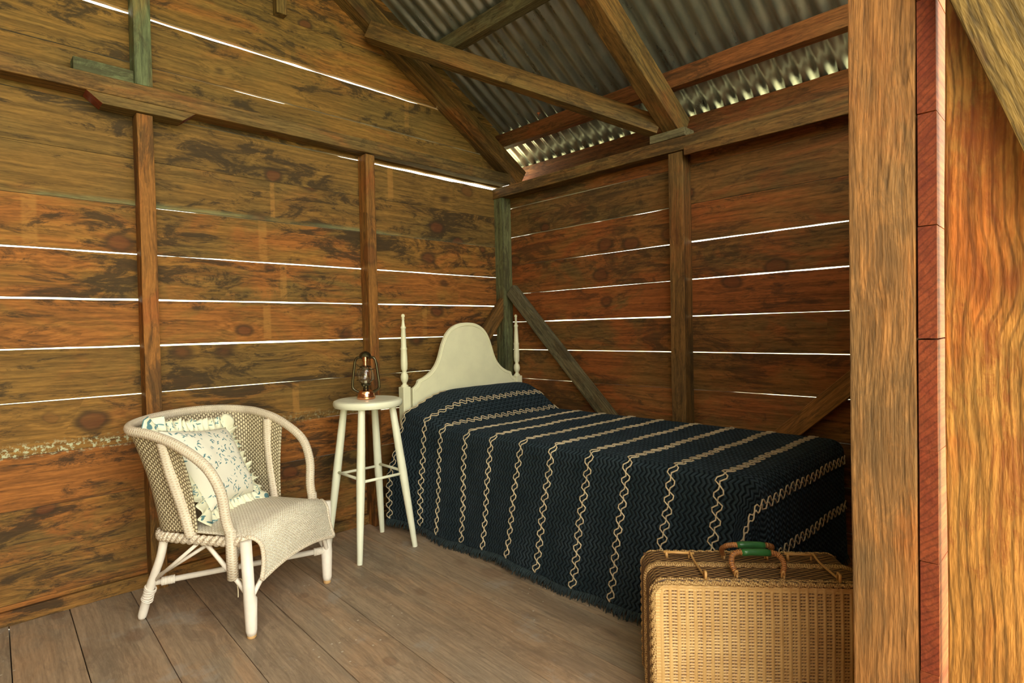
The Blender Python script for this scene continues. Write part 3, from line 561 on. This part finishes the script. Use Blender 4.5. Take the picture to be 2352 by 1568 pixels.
# ---------------------------------------------------------------- bedspread
RX0, RX1 = -0.955, -0.105      # flat top rectangle
RY0, RY1 = -0.185, -2.165
RR = 0.055; LN = 0.60; LF = 0.58; TOPZ = 0.605
qarc = RR*math.pi/2
def pillow_h(x, y):
    t = (-0.185-y)/0.38
    if t <= 0: h = 0.86
    elif t < 1: h = (1-t*t)**1.3*(1-0.14*(1-t)**4) if t < 1 else 0
    else: h = 0
    ex = min(1, max(0, (x+1.04)/0.42)); ex2 = min(1, max(0, (0.02-x)/0.16))
    ex = math.sin(ex*math.pi/2); ex2 = math.sin(ex2*math.pi/2)
    return 0.172*h*ex**0.8*(0.65+0.35*ex2)
_cache = {}
def vy(v):   # v = arc length from the head along the middle -> y (accounts for the pillow)
    return v
def spread(u, v):
    """u: cloth coordinate across (x, positive towards the wall), v: along, downwards in y"""
    x, y = u, v
    px = min(max(x, RX0), RX1); py = max(y, RY1)
    dx = x-px; dy = y-py
    d = math.hypot(dx, dy)
    hp = pillow_h(px, py)
    # pillow raises the near edge as well, but the hem stays down
    if d < 1e-6: return Vector((px, py, TOPZ+hp+0.004*mnoise.noise((x*6, y*6, 1))))
    nx, ny_ = dx/d, dy/d
    if d < qarc:
        a = d/RR; off = RR*math.sin(a); z = TOPZ-RR*(1-math.cos(a)); t = 0
    else:
        t = d-qarc; off = RR; z = TOPZ-RR-t
    along = (y if abs(nx) > abs(ny_) else x)
    drop = max(0.0, t)/0.55
    if nx < 0:
        bulge = 0.035*drop+0.010*drop*math.sin(along*9.0+0.6)+0.006*drop*math.sin(along*21+2)
        if y > -0.62: bulge += (0.10*min(1, drop*2.2)*(1-min(1, (-0.185-y)/0.32))**1.5) if y > -0.505 else 0
        off += bulge
    elif nx > 0: off += 0.0
    else: off += 0.02*drop
    if nx > 0: off = min(off, 0.075)
    z += hp*math.exp(-t*3.2)
    zmin = 0.035+0.012*mnoise.noise((along*5, 3, 1))
    if z < zmin:
        off += min(0.03, (zmin-z)*0.25); z = zmin
    lean = 0.075*drop*min(1, max(0, (-0.7-y)/0.4)) if nx < 0 else 0
    p = Vector((px+nx*off, py+ny_*off+lean, z))
    return p
du = 0.0105
U0, U1 = RX0-qarc-0.53, RX1+qarc+0.22
V0, V1 = RY0, RY1-qarc-0.45
nu = int((U1-U0)/du); nv = int((V0-V1)/du)
b = MB()
def keep(a, c):
    x = U0+(U1-U0)*a; y = V0+(V1-V0)*c
    dx = min(0, x-RX0) if x < RX0 else max(0, x-RX1); dy = min(0, y-RY1)
    lim = 0.615 if dx < 0 else 0.56
    if dx > 0: lim = 0.30
    if dx < 0 and dy == 0: return -dx < qarc+0.51+0.012*math.sin(y*7)
    return math.hypot(dx, dy) < lim
def hemlen(y): return qarc+0.51+0.012*math.sin(y*7)
b.grid(lambda a, c: spread(U0+(U1-U0)*a, V0+(V1-V0)*c), nu, nv, uvfn=lambda a, c: (U0+(U1-U0)*a, -(V0+(V1-V0)*c)+0.35*pillow_h(-.5, V0+(V1-V0)*c)), keep=keep)
sp = b.build('bedspread', M['blue'], smooth=True, solid=0.006)
tag(sp, 'dark blue woven bedspread with cream zigzag stripes covering the bed', 'bedspread')
def sn(u, v, h=0.004):
    e = 0.004; p = spread(u, v); a = spread(u+e, v)-spread(u-e, v); c = spread(u, v+e)-spread(u, v-e)
    n = a.cross(c)
    if n.length < 1e-12: n = Vector((-1, 0, 0.2))
    n.normalize()
    return p+n*h if n.dot(Vector((-0.5, -0.3, 0.6))) > 0 or True else p
def stripe(v, u0, u1, per=0.052, amp=0.0095, sep_=0.0105, double=True):
    for sgn in (-1, 1):
        pts = []; u = u0; k = 0; step = per/4
        n = int((u1-u0)/step)
        for i in range(n+1):
            u = u0+i*step; ph = (i % 4)
            # alternating diamonds: the two yarns move apart and together
            zz = (0, 1, 1, 0)[(i+(0 if sgn > 0 else 1)) % 4]
            shift = 0.003*math.sin(u*17+v*30)+0.0012*math.sin(i*2.7+v*40)
            pts.append(sn(u, v+sgn*0.0085+(zz-0.5)*0.017+shift, 0.0052))
        yb.tube(pts, 0.0027, 5, cap=True)
SV = [-0.225, -0.405, -0.545, -0.748, -0.940, -1.140, -1.330, -1.535, -1.722, -1.915, -2.10, -2.275, -2.47]
for i, v in enumerate(SV):
    yb = MB()
    if i == 0: stripe(-0.20, RX0-hemlen(-0.20)+0.004, -0.70)
    elif v > RY1: stripe(v, RX0-hemlen(v)+0.004, RX1+0.05)
    else:
        lim = 0.60; du_ = math.sqrt(max(0.0, lim**2-(v-RY1)**2)); stripe(v, RX0-du_*0.93, RX1+0.04)
    yb.build('stripe', M['yarn'], sp, smooth=True)
# fringe along the near hem
fr = MB(); y = -0.19; rr = random.Random(3)
while y > -2.30:
    for q in range(2):
        yy = y-q*0.004
        p = spread(RX0-hemlen(yy)+0.002, yy)
        tip = p+Vector((-0.012-0.02*rr.random(), rr.uniform(-0.012, 0.012), -min(p.z-0.002, 0.022+0.018*rr.random())))
        mid = (p+tip)/2+Vector((-0.004, rr.uniform(-.006, .006), 0.002))
        fr.tube([p, mid, tip], [0.0035, 0.0028, 0.0012], 5)
    y -= 0.0085
fr.build('fringe', M['bluefringe'], sp, smooth=True); fr = MB()
for i in range(90):
    x = RX0+(RX1-RX0)*i/89; p = spread(x, RY1-qarc-0.44); fr.tube([p, p+Vector((rr.uniform(-.01, .01), -0.01, -0.03))], [0.003, 0.0015], 5)
fr.build('fringe', M['bluefringe'], sp, smooth=True)

# ---------------------------------------------------------------- stool
SC = (-1.328, -0.350)
st = empty('stool', 'tall pale painted wooden stool with round seat between armchair and bed', 'stool', (SC[0], SC[1], 0))
b = MB(); b.lathe([(0.150, 0.735), (0.168, 0.739), (0.174, 0.748), (0.175, 0.760), (0.171, 0.770), (0.158, 0.775), (0.155, 0.7752), (0.10, 0.7745), (0.001, 0.774)], 64)
b.build('seat', M['stool'], st, smooth=True, angle=0.7)
corners = [(-1, -1), (1, -1), (1, 1), (-1, 1)]
def legp(c, z):
    t = z/0.74; a = 0.160+(0.088-0.160)*t; return Vector((c[0]*a, c[1]*a, z))
for c in corners:
    b = MB(); zz = [0.0, 0.002, 0.15, 0.39, 0.60, 0.736]; b.tube([legp(c, z) for z in zz], [0.0125, 0.0135, 0.017, 0.0215, 0.0195, 0.017], 18)
    b.build('leg', M['stool'], st, smooth=True, angle=0.7)
for i in range(4):
    z = 0.385 if i % 2 == 0 else 0.398
    b = MB(); b.tube([legp(corners[i], z), legp(corners[(i+1) % 4], z)], 0.0072, 12); b.build('rung', M['stool'], st, smooth=True)

# ---------------------------------------------------------------- lantern
LZ = 0.7765
ln = empty('lantern', 'small copper and dark metal hurricane lantern standing on the pale stool', 'lantern', (-1.335, -0.345, LZ), math.radians(-44))
def lp(name, prof, m, par=ln, n=36, cap=True):
    b = MB(); b.lathe(prof, n, cap=cap); return b.build(name, M[m], par, smooth=True, angle=0.6)
lp('fuel_tank', [(0.044, 0.0), (0.047, 0.003), (0.047, 0.010), (0.043, 0.014), (0.042, 0.020), (0.041, 0.030), (0.036, 0.040), (0.024, 0.046), (0.012, 0.048)], 'copper')
bu = lp('burner', [(0.014, 0.047), (0.015, 0.055), (0.012, 0.058), (0.012, 0.066), (0.024, 0.070), (0.026, 0.075), (0.022, 0.080), (0.008, 0.082)], 'bronze')
b = MB(); b.box(-0.006, 0.006, -0.0015, 0.0015, 0.080, 0.094); b.build('wick', M['wick'], bu)
gl = [(0.022, 0.081), (0.030, 0.090), (0.0375, 0.105), (0.039, 0.120), (0.036, 0.140), (0.030, 0.155), (0.026, 0.163)]
lp('glass_globe', gl+[(r-0.0015, z) for r, z in reversed(gl)]+[gl[0]], 'glass', cap=False)
lp('globe_plate', [(0.012, 0.163), (0.030, 0.164), (0.031, 0.168), (0.020, 0.172), (0.014, 0.174)], 'bronze')
lp('chimney', [(0.0135, 0.172), (0.0135, 0.192), (0.0165, 0.194), (0.0165, 0.222), (0.012, 0.226)], 'copper')
cp = lp('hood', [(0.0165, 0.216), (0.030, 0.217), (0.033, 0.220), (0.028, 0.232), (0.020, 0.240), (0.008, 0.246), (0.001, 0.247)], 'bronze')
for s_ in (-1, 1):
    b = MB(); pts = smoothpath([(s_*0.018, 0, 0.212), (s_*0.038, 0, 0.214), (s_*0.050, 0, 0.203), (s_*0.056, 0, 0.180), (s_*0.064, 0, 0.120), (s_*0.069, 0, 0.070), (s_*0.063, 0, 0.050), (s_*0.036, 0, 0.034)], 6)
    b.tube(pts, 0.0066, 12); b.build('side_tube', M['bronze'], ln, smooth=True)
b = MB()
for z, r in ((0.098, 0.046), (0.152, 0.044)):
    b.tube([(r*math.cos(a), r*math.sin(a), z) for a in [i*math.pi/16 for i in range(32)]], 0.0012, 6, closed=True)
for a in (0.7, 2.44, 3.84, 5.58): b.tube([(0.024*math.cos(a), 0.024*math.sin(a), 0.165), (0.046*math.cos(a), 0.046*math.sin(a), 0.145), (0.046*math.cos(a), 0.046*math.sin(a), 0.100), (0.020*math.cos(a), 0.020*math.sin(a), 0.078)], 0.0012, 6)
b.build('wire_guard', M['bronze'], ln, smooth=True)
b = MB(); pts = smoothpath([(-0.054, 0, 0.196), (-0.056, -0.03, 0.180), (-0.040, -0.075, 0.155), (0, -0.092, 0.146), (0.040, -0.075, 0.155), (0.056, -0.03, 0.180), (0.054, 0, 0.196)], 8)
b.v = []; b.tube([(p.x, -p.y, p.z) for p in pts], 0.0014, 6); b.build('bail_handle', M['bronze'], ln, smooth=True)
b = MB(); b.tube([(0, -0.020, 0.072), (0, -0.045, 0.072)], 0.0012, 6); b.tube([(0, -0.046+0.0, 0.072), (0.0, -0.050, 0.072)], 0.007, 12); b.build('wick_wheel', M['bronze'], ln, smooth=True)

# ---------------------------------------------------------------- wicker armchair
AZ = math.atan2(0.49, 0.87)
ch = empty('wicker_armchair', 'low white wicker armchair with curved arms holding a leaf print cushion', 'armchair', (-1.895, -0.695, 0), AZ)
rimL = [(-.245, .072, .38), (-.252, .086, .44), (-.265, .095, .546), (-.28, .147, .642), (-.29, .274, .719), (-.296, .396, .754), (-.292, .480, .764), (-.235, .540, .775), (-.12, .568, .784), (0, .575, .786)]
rimall = rimL+[(-a, b_, z) for a, b_, z in reversed(rimL[:-1])]
rp = smoothpath(rimall, 8)
b = MB(); b.tube(rp, 0.0185, 14); b.build('arm_and_back_rim', M['wrap'], ch, smooth=True)
for s_ in (-1, 1):   # arm tubes carry on below the seat
    b = MB(); b.tube([(s_*.245, .072, .40), (s_*.245, .070, .30), (s_*.243, .070, .215)], [0.0195, 0.0205, 0.020], 14); b.build('arm_support', M['wrap'], ch, smooth=True)
# woven back: a ruled surface between rim and seat
topc = smoothpath([(-.287, .255, .700)]+[p for p in rimall if p[1] > .26]+[(.287, .255, .700)], 6)
botc = smoothpath([(-.236, .235, .375), (-.24, .32, .372), (-.235, .40, .368), (-.19, .450, .368), (-.09, .470, .368), (0, .475, .368), (.09, .470, .368), (.19, .450, .368), (.235, .40, .368), (.24, .32, .372), (.236, .235, .375)], 6)
def along(path):
    d = [0]
    for i in range(1, len(path)): d.append(d[-1]+(path[i]-path[i-1]).length)
    def f(t):
        x = t*d[-1]
        for i in range(1, len(d)):
            if x <= d[i]+1e-9: return path[i-1].lerp(path[i], (x-d[i-1])/max(1e-9, d[i]-d[i-1]))
        return path[-1]
    return f, d[-1]
ft, lt = along(topc); fb, lb = along(botc)
def backpt(u, v):
    p = fb(u).lerp(ft(u), v); n = Vector((p.x, p.y-0.2, 0)); n.normalize()
    return p-n*0.012*math.sin(v*math.pi)
b = MB(); b.grid(lambda u, v: backpt(u, v), 120, 40, uvfn=lambda u, v: (v*0.42, u*1.05))
b.build('woven_back', M['weave_back'], ch, smooth=True, solid=0.007)
for s_ in (-1, 1):
    b = MB(); t = smoothpath([(s_*.285, .335, .722), (s_*.268, .318, .60), (s_*.248, .285, .46), (s_*.238, .262, .355)], 6)
    b.tube(t, 0.0205, 14); b.build('upright', M['wrap'], ch, smooth=True)
# seat with rolled front apron
def seatpt(u, v):
    a = (u-.5)*2
    if v < 0.62:
        t = v/0.62; y = .465-(.465-.015)*t; wd = .232-0.05*max(0, 1-t*5)**2
        z = .372+0.046*(1-a*a)*(0.35+0.65*t)
        return Vector((a*wd, y+0.0*a, z))
    t = (v-0.62)/0.38; ph = min(1, t/0.45); zc = .372+0.046*(1-a*a)
    r_ = 0.048
    y = .015-r_*math.sin(ph*math.pi/2)-0.012*math.sin(min(1, t)*math.pi)*(1-a*a); z = zc-r_*(1-math.cos(ph*math.pi/2))
    if t > 0.45:
        q = (t-.45)/.55; z -= q*(0.095+0.012*abs(a)**2+0.026*(1-a*a)); y -= 0.012*math.sin(q*1.6)-0.0
    wd = .232-0.024*math.sin(min(1, t*1.05)*math.pi)-0.006*t
    return Vector((a*wd, y, z))
b = MB(); b.grid(seatpt, 60, 90, uvfn=lambda u, v: (u*0.47, v*0.78))
b.build('woven_seat', M['weave'], ch, smooth=True, solid=0.007)
b = MB(); b.tube([seatpt(i/30, 1.0) for i in range(31)], 0.0075, 8); b.tube([seatpt(0.0, 0.62+0.38*i/16) for i in range(17)], 0.0085, 8); b.tube([seatpt(1.0, 0.62+0.38*i/16) for i in range(17)], 0.0085, 8)
b.build('apron_edge', M['wrap'], ch, smooth=True)
# plaited edge round the seat
be = [(-.240, .012, .358), (-.242, .10, .352), (-.243, .22, .348), (-.244, .34, .348), (-.240, .41, .348), (-.195, .458, .348), (-.09, .480, .348), (0, .484, .348)]
be = smoothpath(be+[(-a, y_, z) for a, y_, z in reversed(be[:-1])], 14)
b = MB()
for st_ in range(2):
    pts = []
    for i, p in enumerate(be):
        t = i*0.9+st_*math.pi; pts.append(p+Vector((0.006*math.cos(t), 0.004*math.cos(t), 0.011*math.sin(t))))
    b.tube(pts, 0.0105, 7)
b.build('plaited_edge', M['wrap'], ch, smooth=True)
for s_ in (-1, 1):   # front legs
    b = MB(); b.tube([(s_*.236, 0, .012), (s_*.237, 0, .03), (s_*.238, 0, .145), (s_*.243, 0, .16), (s_*.250, 0.002, .365)], [0.0165, 0.0200, 0.0240, 0.0205, 0.0200], 16)
    lg = b.build('leg', M['canew'], ch, smooth=True)
    b = MB(); b.tube([(s_*.236, 0, 0.0), (s_*.236, 0, .004), (s_*.236, 0, .026)], [0.0135, 0.0165, 0.0175], 14); tag(b.build('worn_foot', M['raw'], lg, smooth=True), 'bare worn cane tip')
    for q, e in ((0, (s_*.244, .068, .228)), (1, (s_*.165, -.028, .250))):
        b = MB(); b.tube(smoothpath([(s_*.238, 0.004*(1-q), .125), (s_*(.238-.012*q), .018*(1-q)-.008*q, .165), e], 5), 0.0088, 10); b.build('brace', M['canew'], ch, smooth=True)
for s_ in (-1, 1):   # rear legs, kicked out at the foot
    b = MB(); b.tube(smoothpath([(s_*.230, .532, .004), (s_*.232, .498, .09), (s_*.231, .470, .16), (s_*.229, .430, .25), (s_*.228, .412, .31), (s_*.228, .405, .355)], 5), [0.012]+[0.0165]*10+[0.0155]*15, 14)
    lg = b.build('leg', M['canew'], ch, smooth=True)
    b = MB()
    for k in range(7):
        zc = .085+k*.008; c_ = Vector((s_*.2315, .4985-k*.0034, zc)); t = Vector((0, -.35, 1)).normalized()
        b.tube([c_+Vector((.0185*math.cos(a), .0185*math.sin(a), .004*math.sin(a+k)+0.35*.0185*math.sin(a))) for a in [i*math.pi/7 for i in range(14)]], 0.0032, 6, closed=True)
    b.build('cane_binding', M['canew'], lg, smooth=True)
    for tt, e in ((0, (s_*.242, .215, .345)), (1, (s_*.205, .16, .352))):
        b = MB(); b.tube([(s_*.228, .478, .150+.012*tt), e], 0.0070, 8); b.build('brace', M['canew'], ch, smooth=True)
    b = MB(); b.tube([(s_*.238, .205, .345), (s_*.242, .085, .24)], 0.0085, 8); b.build('brace', M['canew'], ch, smooth=True)
b = MB(); b.tube([(-.228, .478, .150), (.232, .004, .150)], 0.0115, 12); sx = b.build('stretcher', M['canew'], ch, smooth=True)
b = MB()
for q in (0.055, 0.93):
    b = MB()
    for k in range(9):
        t = q+k*0.008; c_ = Vector((-.228+.46*t, .478-.474*t, .150)); d_ = Vector((.46, -.474, 0)).normalized(); e_ = Vector((-d_.y, d_.x, 0))
        b.tube([c_+e_*.0145*math.cos(a)+Vector((0, 0, .0145*math.sin(a))) for a in [i*math.pi/6 for i in range(12)]], 0.003, 5, closed=True)
    b.build('cane_binding', M['canew'], sx, smooth=True)
b = MB()
b.tube(smoothpath([(-.243, .058, .215), (-.245, .05, .195), (-.240, .052, .175), (-.246, .047, .150)], 4), 0.0022, 5)
b.tube(smoothpath([(-.235, .056, .214), (-.225, .048, .208), (-.232, .045, .190)], 4), 0.0018, 5)
b.build('frayed_cord', M['string'], ch, smooth=True)

# ---------------------------------------------------------------- cushion
cu = empty('cushion', 'frilled square cushion in pale cotton printed with blue green leaf sprigs', 'cushion', (-1.895, -0.695, 0), AZ)
TL, TR, BR, BL = Vector((-.235, .415, .755)), Vector((.125, .430, .705)), Vector((.125, .285, .425)), Vector((-.155, .250, .425))
def quad(u, v): return (BL*(1-u)+BR*u)*(1-v)+(TL*(1-u)+TR*u)*v
NRM = ((TR-TL).cross(TL-BL)); NRM.normalize()
if NRM.y > 0: NRM = -NRM
def cpt(u, v, s_):
    a = (u-.5)*2; c_ = (v-.5)*2
    # sides pull in between the corners
    u2 = .5+.5*a*(1-0.07*(1-c_*c_)); v2 = .5+.5*c_*(1-0.07*(1-a*a))
    h = (max(0, 1-a**4)*max(0, 1-c_**4))**0.55
    wr = 0.004*mnoise.noise((u*5, v*5, s_*3))*h
    return quad(u2, v2)+NRM*(s_*(0.062 if s_ > 0 else 0.045)*h+wr)
b = MB()
b.grid(lambda u, v: cpt(u, v, 1), 36, 36, uvfn=lambda u, v: (u*.4, v*.4)); b.grid(lambda u, v: cpt(1-u, v, -1), 36, 36, uvfn=lambda u, v: (u*.4+1, v*.4))
b.build('cushion_body', M['cotton'], cu, smooth=True)
def edge(t):   # 0..4 round the rim
    t = t % 4; k = int(t); f = t-k
    a = [(f, 0), (1, f), (1-f, 1), (0, 1-f)][k]; return cpt(a[0], a[1], 0)
ctr = quad(.5, .5)
def rufp(u, v):
    t = u*4; p = edge(t); k = int(t % 4); f = (t % 4)-k
    o = (p-ctr); o -= NRM*o.dot(NRM); o.normalize()
    sd = [Vector((0, 0, 0))]
    e1 = (edge(t+.01)-edge(t-.01)).normalized(); n_ = e1.cross(NRM); n_ = n_ if n_.dot(o) > 0 else -n_
    cw = min(f, 1-f); w_ = 0.052+0.018*max(0, 1-cw/0.12); dirv = (n_+o*max(0, 1-cw/0.15)*1.2).normalized()
    fold = math.sin(u*2*math.pi*46+1.5*math.sin(u*40))*0.012*v+math.sin(u*2*math.pi*21)*0.008*v
    return p+dirv*w_*v+NRM*(fold+0.004)+e1*0.006*v*math.sin(u*2*math.pi*46+1.2)
b = MB(); b.grid(rufp, 560, 6, uvfn=lambda u, v: (u*1.6*1.4, v*.06+.5)); b.build('ruffle', M['ruffle'], cu, smooth=True, solid=0.0015)

# ---------------------------------------------------------------- wicker suitcase
W_, T_, H_ = 0.60, 0.228, 0.40; SEAM = 0.118
su = empty('wicker_suitcase', 'woven willow suitcase with twin green handles standing upright in the foreground', 'suitcase', (-1.467, -2.117, 0), math.atan2(-0.764, 0.645))
def rrect(w0, w1, z0, z1, r, n=6):
    pts = []
    for cx, cz, a0 in ((w1-r, z0+r, -90), (w1-r, z1-r, 0), (w0+r, z1-r, 90), (w0+r, z0+r, 180)):
        for i in range(n+1):
            a = math.radians(a0+90*i/n); pts.append((cx+r*math.cos(a), cz+r*math.sin(a)))
    return pts
def ringshell(mb, y0, y1, inset0=0.0, cap=None, steps=8):
    """side walls of a rounded box between depth y0 and y1"""
    base = rrect(0, W_, 0.004, H_, 0.040); cx, cz = W_/2, H_/2; n = len(base); vs = []; uvs = []
    L_ = [0]
    for i in range(1, n+1): L_.append(L_[-1]+math.dist(base[i % n], base[i-1]))
    for j in range(steps+1):
        y = y0+(y1-y0)*j/steps
        for i in range(n+1):
            x, z = base[i % n]; s_ = 1-inset0
            vs.append((cx+(x-cx)*s_, y, cz+(z-cz)*s_)); uvs.append((L_[i], y))
    fs = [(j*(n+1)+i, j*(n+1)+i+1, (j+1)*(n+1)+i+1, (j+1)*(n+1)+i) for j in range(steps) for i in range(n)]
    mb.add(vs, fs, uvs)
def loop(y, grow=0.0):
    return [Vector((W_/2+(x-W_/2)*(1+grow/(W_/2)), y, H_/2+(z-H_/2)*(1+grow/(H_/2)))) for x, z in rrect(0, W_, 0.004, H_, 0.040)]
def braid(mb, y, rad=0.006, grow=0.0, z=None):
    base = loop(y, grow); dense = []
    for i in range(len(base)):
        a, c_ = base[i], base[(i+1) % len(base)]; k = max(1, int((c_-a).length/0.006))
        for q in range(k): dense.append(a.lerp(c_, q/k))
    ctr_ = Vector((W_/2, y, H_/2))
    for st_ in range(2):
        pts = []
        for i, p in enumerate(dense):
            t = i*0.75+st_*math.pi; o = (p-ctr_).normalized(); pts.append(p+o*rad*0.55*math.cos(t)+Vector((0, rad*0.55*math.sin(t), 0)))
        mb.tube(pts, rad*0.62, 6, closed=True)
def willow_front(mb, y, sgn):
    """panel woven in columns; holes are real dents"""
    P_ = 0.0232; R_ = 0.0088; nx, nz = 300, 200; x0, x1, z0, z1 = 0.010, W_-0.010, 0.014, H_-0.010
    vs = []; at = []
    for j in range(nz+1):
        z = z0+(z1-z0)*j/nz
        for i in range(nx+1):
            x = x0+(x1-x0)*i/nx
            xx = x+0.0016*mnoise.noise((x*9, z*6, 2)); zz = z+0.0012*mnoise.noise((x*30, z*12, 5))
            f = (xx/P_) % 1.0; hgt = 0.0; hole = 0.0
            if f < 0.36: hgt = 0.0022*math.sin(f/0.36*math.pi)
            else:
                g_ = (f-0.36)/0.64; col_ = int(g_*2); gg = (g_*2) % 1; r_ = (zz/R_+0.5*col_*0) % 1.0
                hgt = 0.0012*math.sin(gg*math.pi)*abs(math.sin(r_*math.pi))
                if 0.18 < gg < 0.82 and r_ < 0.38: hole = 1.0; hgt = -0.0035
                elif 0.12 < gg < 0.88 and 0.38 <= r_ < 0.46: hole = 0.4
            cx_ = min(x-x0, x1-x, z-z0, z1-z)
            if cx_ < 0.014: hgt *= 0.3; hole = 0
            inr = min(min(x, W_-x), 0.04); 
            # round the panel corners
            qx = min(x, W_-x); qz = min(z, H_-z); X_ = x; Z_ = z
            if qx < 0.04 and qz < 0.04:
                dx_, dz_ = 0.04-qx, 0.04-qz; m_ = max(dx_, dz_); l_ = math.hypot(dx_, dz_); k_ = m_/l_
                X_ = (0.04-dx_*k_) if x < W_/2 else W_-(0.04-dx_*k_); Z_ = (0.04-dz_*k_) if z < H_/2 else H_-(0.04-dz_*k_)
            vs.append((X_, y-sgn*hgt, Z_)); at.append((hole, 0, 0))
    o_ = len(mb.v); mb.v += vs; mb.tone += at
    for j in range(nz):
        for i in range(nx):
            a = o_+j*(nx+1)+i; mb.f.append([a, a+1, a+nx+2, a+nx+1]); mb.mi.append(0); mb.uv.append([(0, 0)]*4)

g_at = M['willow'].node_tree
for nd in g_at.nodes:
    if nd.type == 'ATTRIBUTE': nd.attribute_name = 'tone'
b = MB(); ringshell(b, 0.006, SEAM); tray = b.build('tray', M['willow_side'], su, smooth=True, solid=0.006)
b = MB(); willow_front(b, 0.004, 1); b.build('woven_panel', M['willow'], tray, smooth=True)
b = MB(); braid(b, 0.004, 0.0075, -0.003); braid(b, 0.016, 0.0055, 0.001); b.build('braided_edge', M['willowrim'], tray, smooth=True)
b = MB(); braid(b, SEAM-0.012, 0.0050, 0.005); b.tube([p for p in loop(SEAM-0.006, 0.004)], 0.006, 8, closed=True); b.build('rim', M['willowrim'], tray, smooth=True)
b = MB(); ringshell(b, SEAM+0.004, T_-0.004, 0.004); lid = b.build('lid', M['willow_side'], su, smooth=True, solid=0.006)
b = MB(); b.box(0.006, W_-0.006, T_-0.008, T_-0.002, 0.01, H_-0.006); b.build('woven_panel', M['willow_side'], lid)
b = MB(); braid(b, T_-0.004, 0.0075, -0.002); braid(b, SEAM+0.010, 0.0045, 0.002); b.build('braided_edge', M['willowrim'], lid, smooth=True)
def handle(y0, y1, h_):
    x0, x1 = 0.237, 0.373; zt = H_+h_
    hd = empty('handle', None, None); hd.parent = su
    b = MB(); left = smoothpath([(x0+0.004, y0, H_+0.012), (x0-0.004, y0*.7+y1*.3, H_+0.035), (x0+0.002, y0*.2+y1*.8, zt-0.006), (x0+0.020, y1, zt+0.002), (x0+0.034, y1, zt+0.001)], 5)
    b.tube(left, 0.0078, 10); r_ = [Vector((W_-0.0+0.01-p.x, p.y, p.z)) for p in left]; b2 = MB(); b2.tube(r_, 0.0078, 10)
    tag(b.build('wrapped_end', M['orangewrap'], hd, smooth=True), 'orange wrapped cane'); tag(b2.build('wrapped_end', M['orangewrap'], hd, smooth=True), 'orange wrapped cane')
    b = MB(); xs = [x0+0.030+(x1+0.0-x0-0.060+0.004)*i/8 for i in range(9)]
    b.tube([(x, y1, zt+0.001+0.002*math.sin(i/8*math.pi)) for i, x in enumerate(xs)], [0.0092]+[0.0106]*7+[0.0092], 12); tag(b.build('grip', M['greengrip'], hd, smooth=True), 'green lacquered grip')
    for x in (x0+0.004, W_+0.01-x0-0.004):
        b = MB(); b.tube([(x+0.004*math.sin(a), y0-0.004-0.004*math.cos(a), H_+0.010+0.012*math.cos(a)) for a in [i*math.pi/8 for i in range(16)]], 0.0028, 8, closed=True)
        b.tube([(x, y0-0.012, H_+0.001), (x, y0-0.014, H_+0.010), (x, y0-0.007, H_+0.010), (x, y0-0.006, H_+0.001)], 0.003, 7); b.build('ring', M['cane'], hd, smooth=True)
handle(0.040, 0.072, 0.058); handle(0.175, 0.118, 0.062)
for x in (0.115, 0.475):
    lt_ = empty('latch', None, None); lt_.parent = su
    b = MB(); b.tube([(x-0.055, 0.165, H_+0.021), (x+0.035, 0.158, H_+0.021)], 0.0042, 8)
    b.tube([(x-0.045, 0.165, H_+0.002), (x-0.047, 0.164, H_+0.021)], 0.0045, 8); b.build('peg', M['cane'], lt_, smooth=True)
    b = MB(); b.tube(smoothpath([(x+0.02, 0.160, H_+0.004), (x+0.022, 0.158, H_+0.026), (x+0.026, 0.12, H_+0.016), (x+0.032, 0.05, H_+0.012), (x+0.036, 0.026, H_+0.010)], 4), 0.0032, 7); b.build('strap', M['cane'], lt_, smooth=True)
    b = MB(); b.tube([(x+0.036, 0.012, H_+0.001), (x+0.036, 0.010, H_+0.024), (x+0.036, 0.022, H_+0.026), (x+0.036, 0.024, H_+0.001)], 0.0042, 8); b.build('eye', M['cane'], lt_, smooth=True)
bpy.context.view_layer.update()
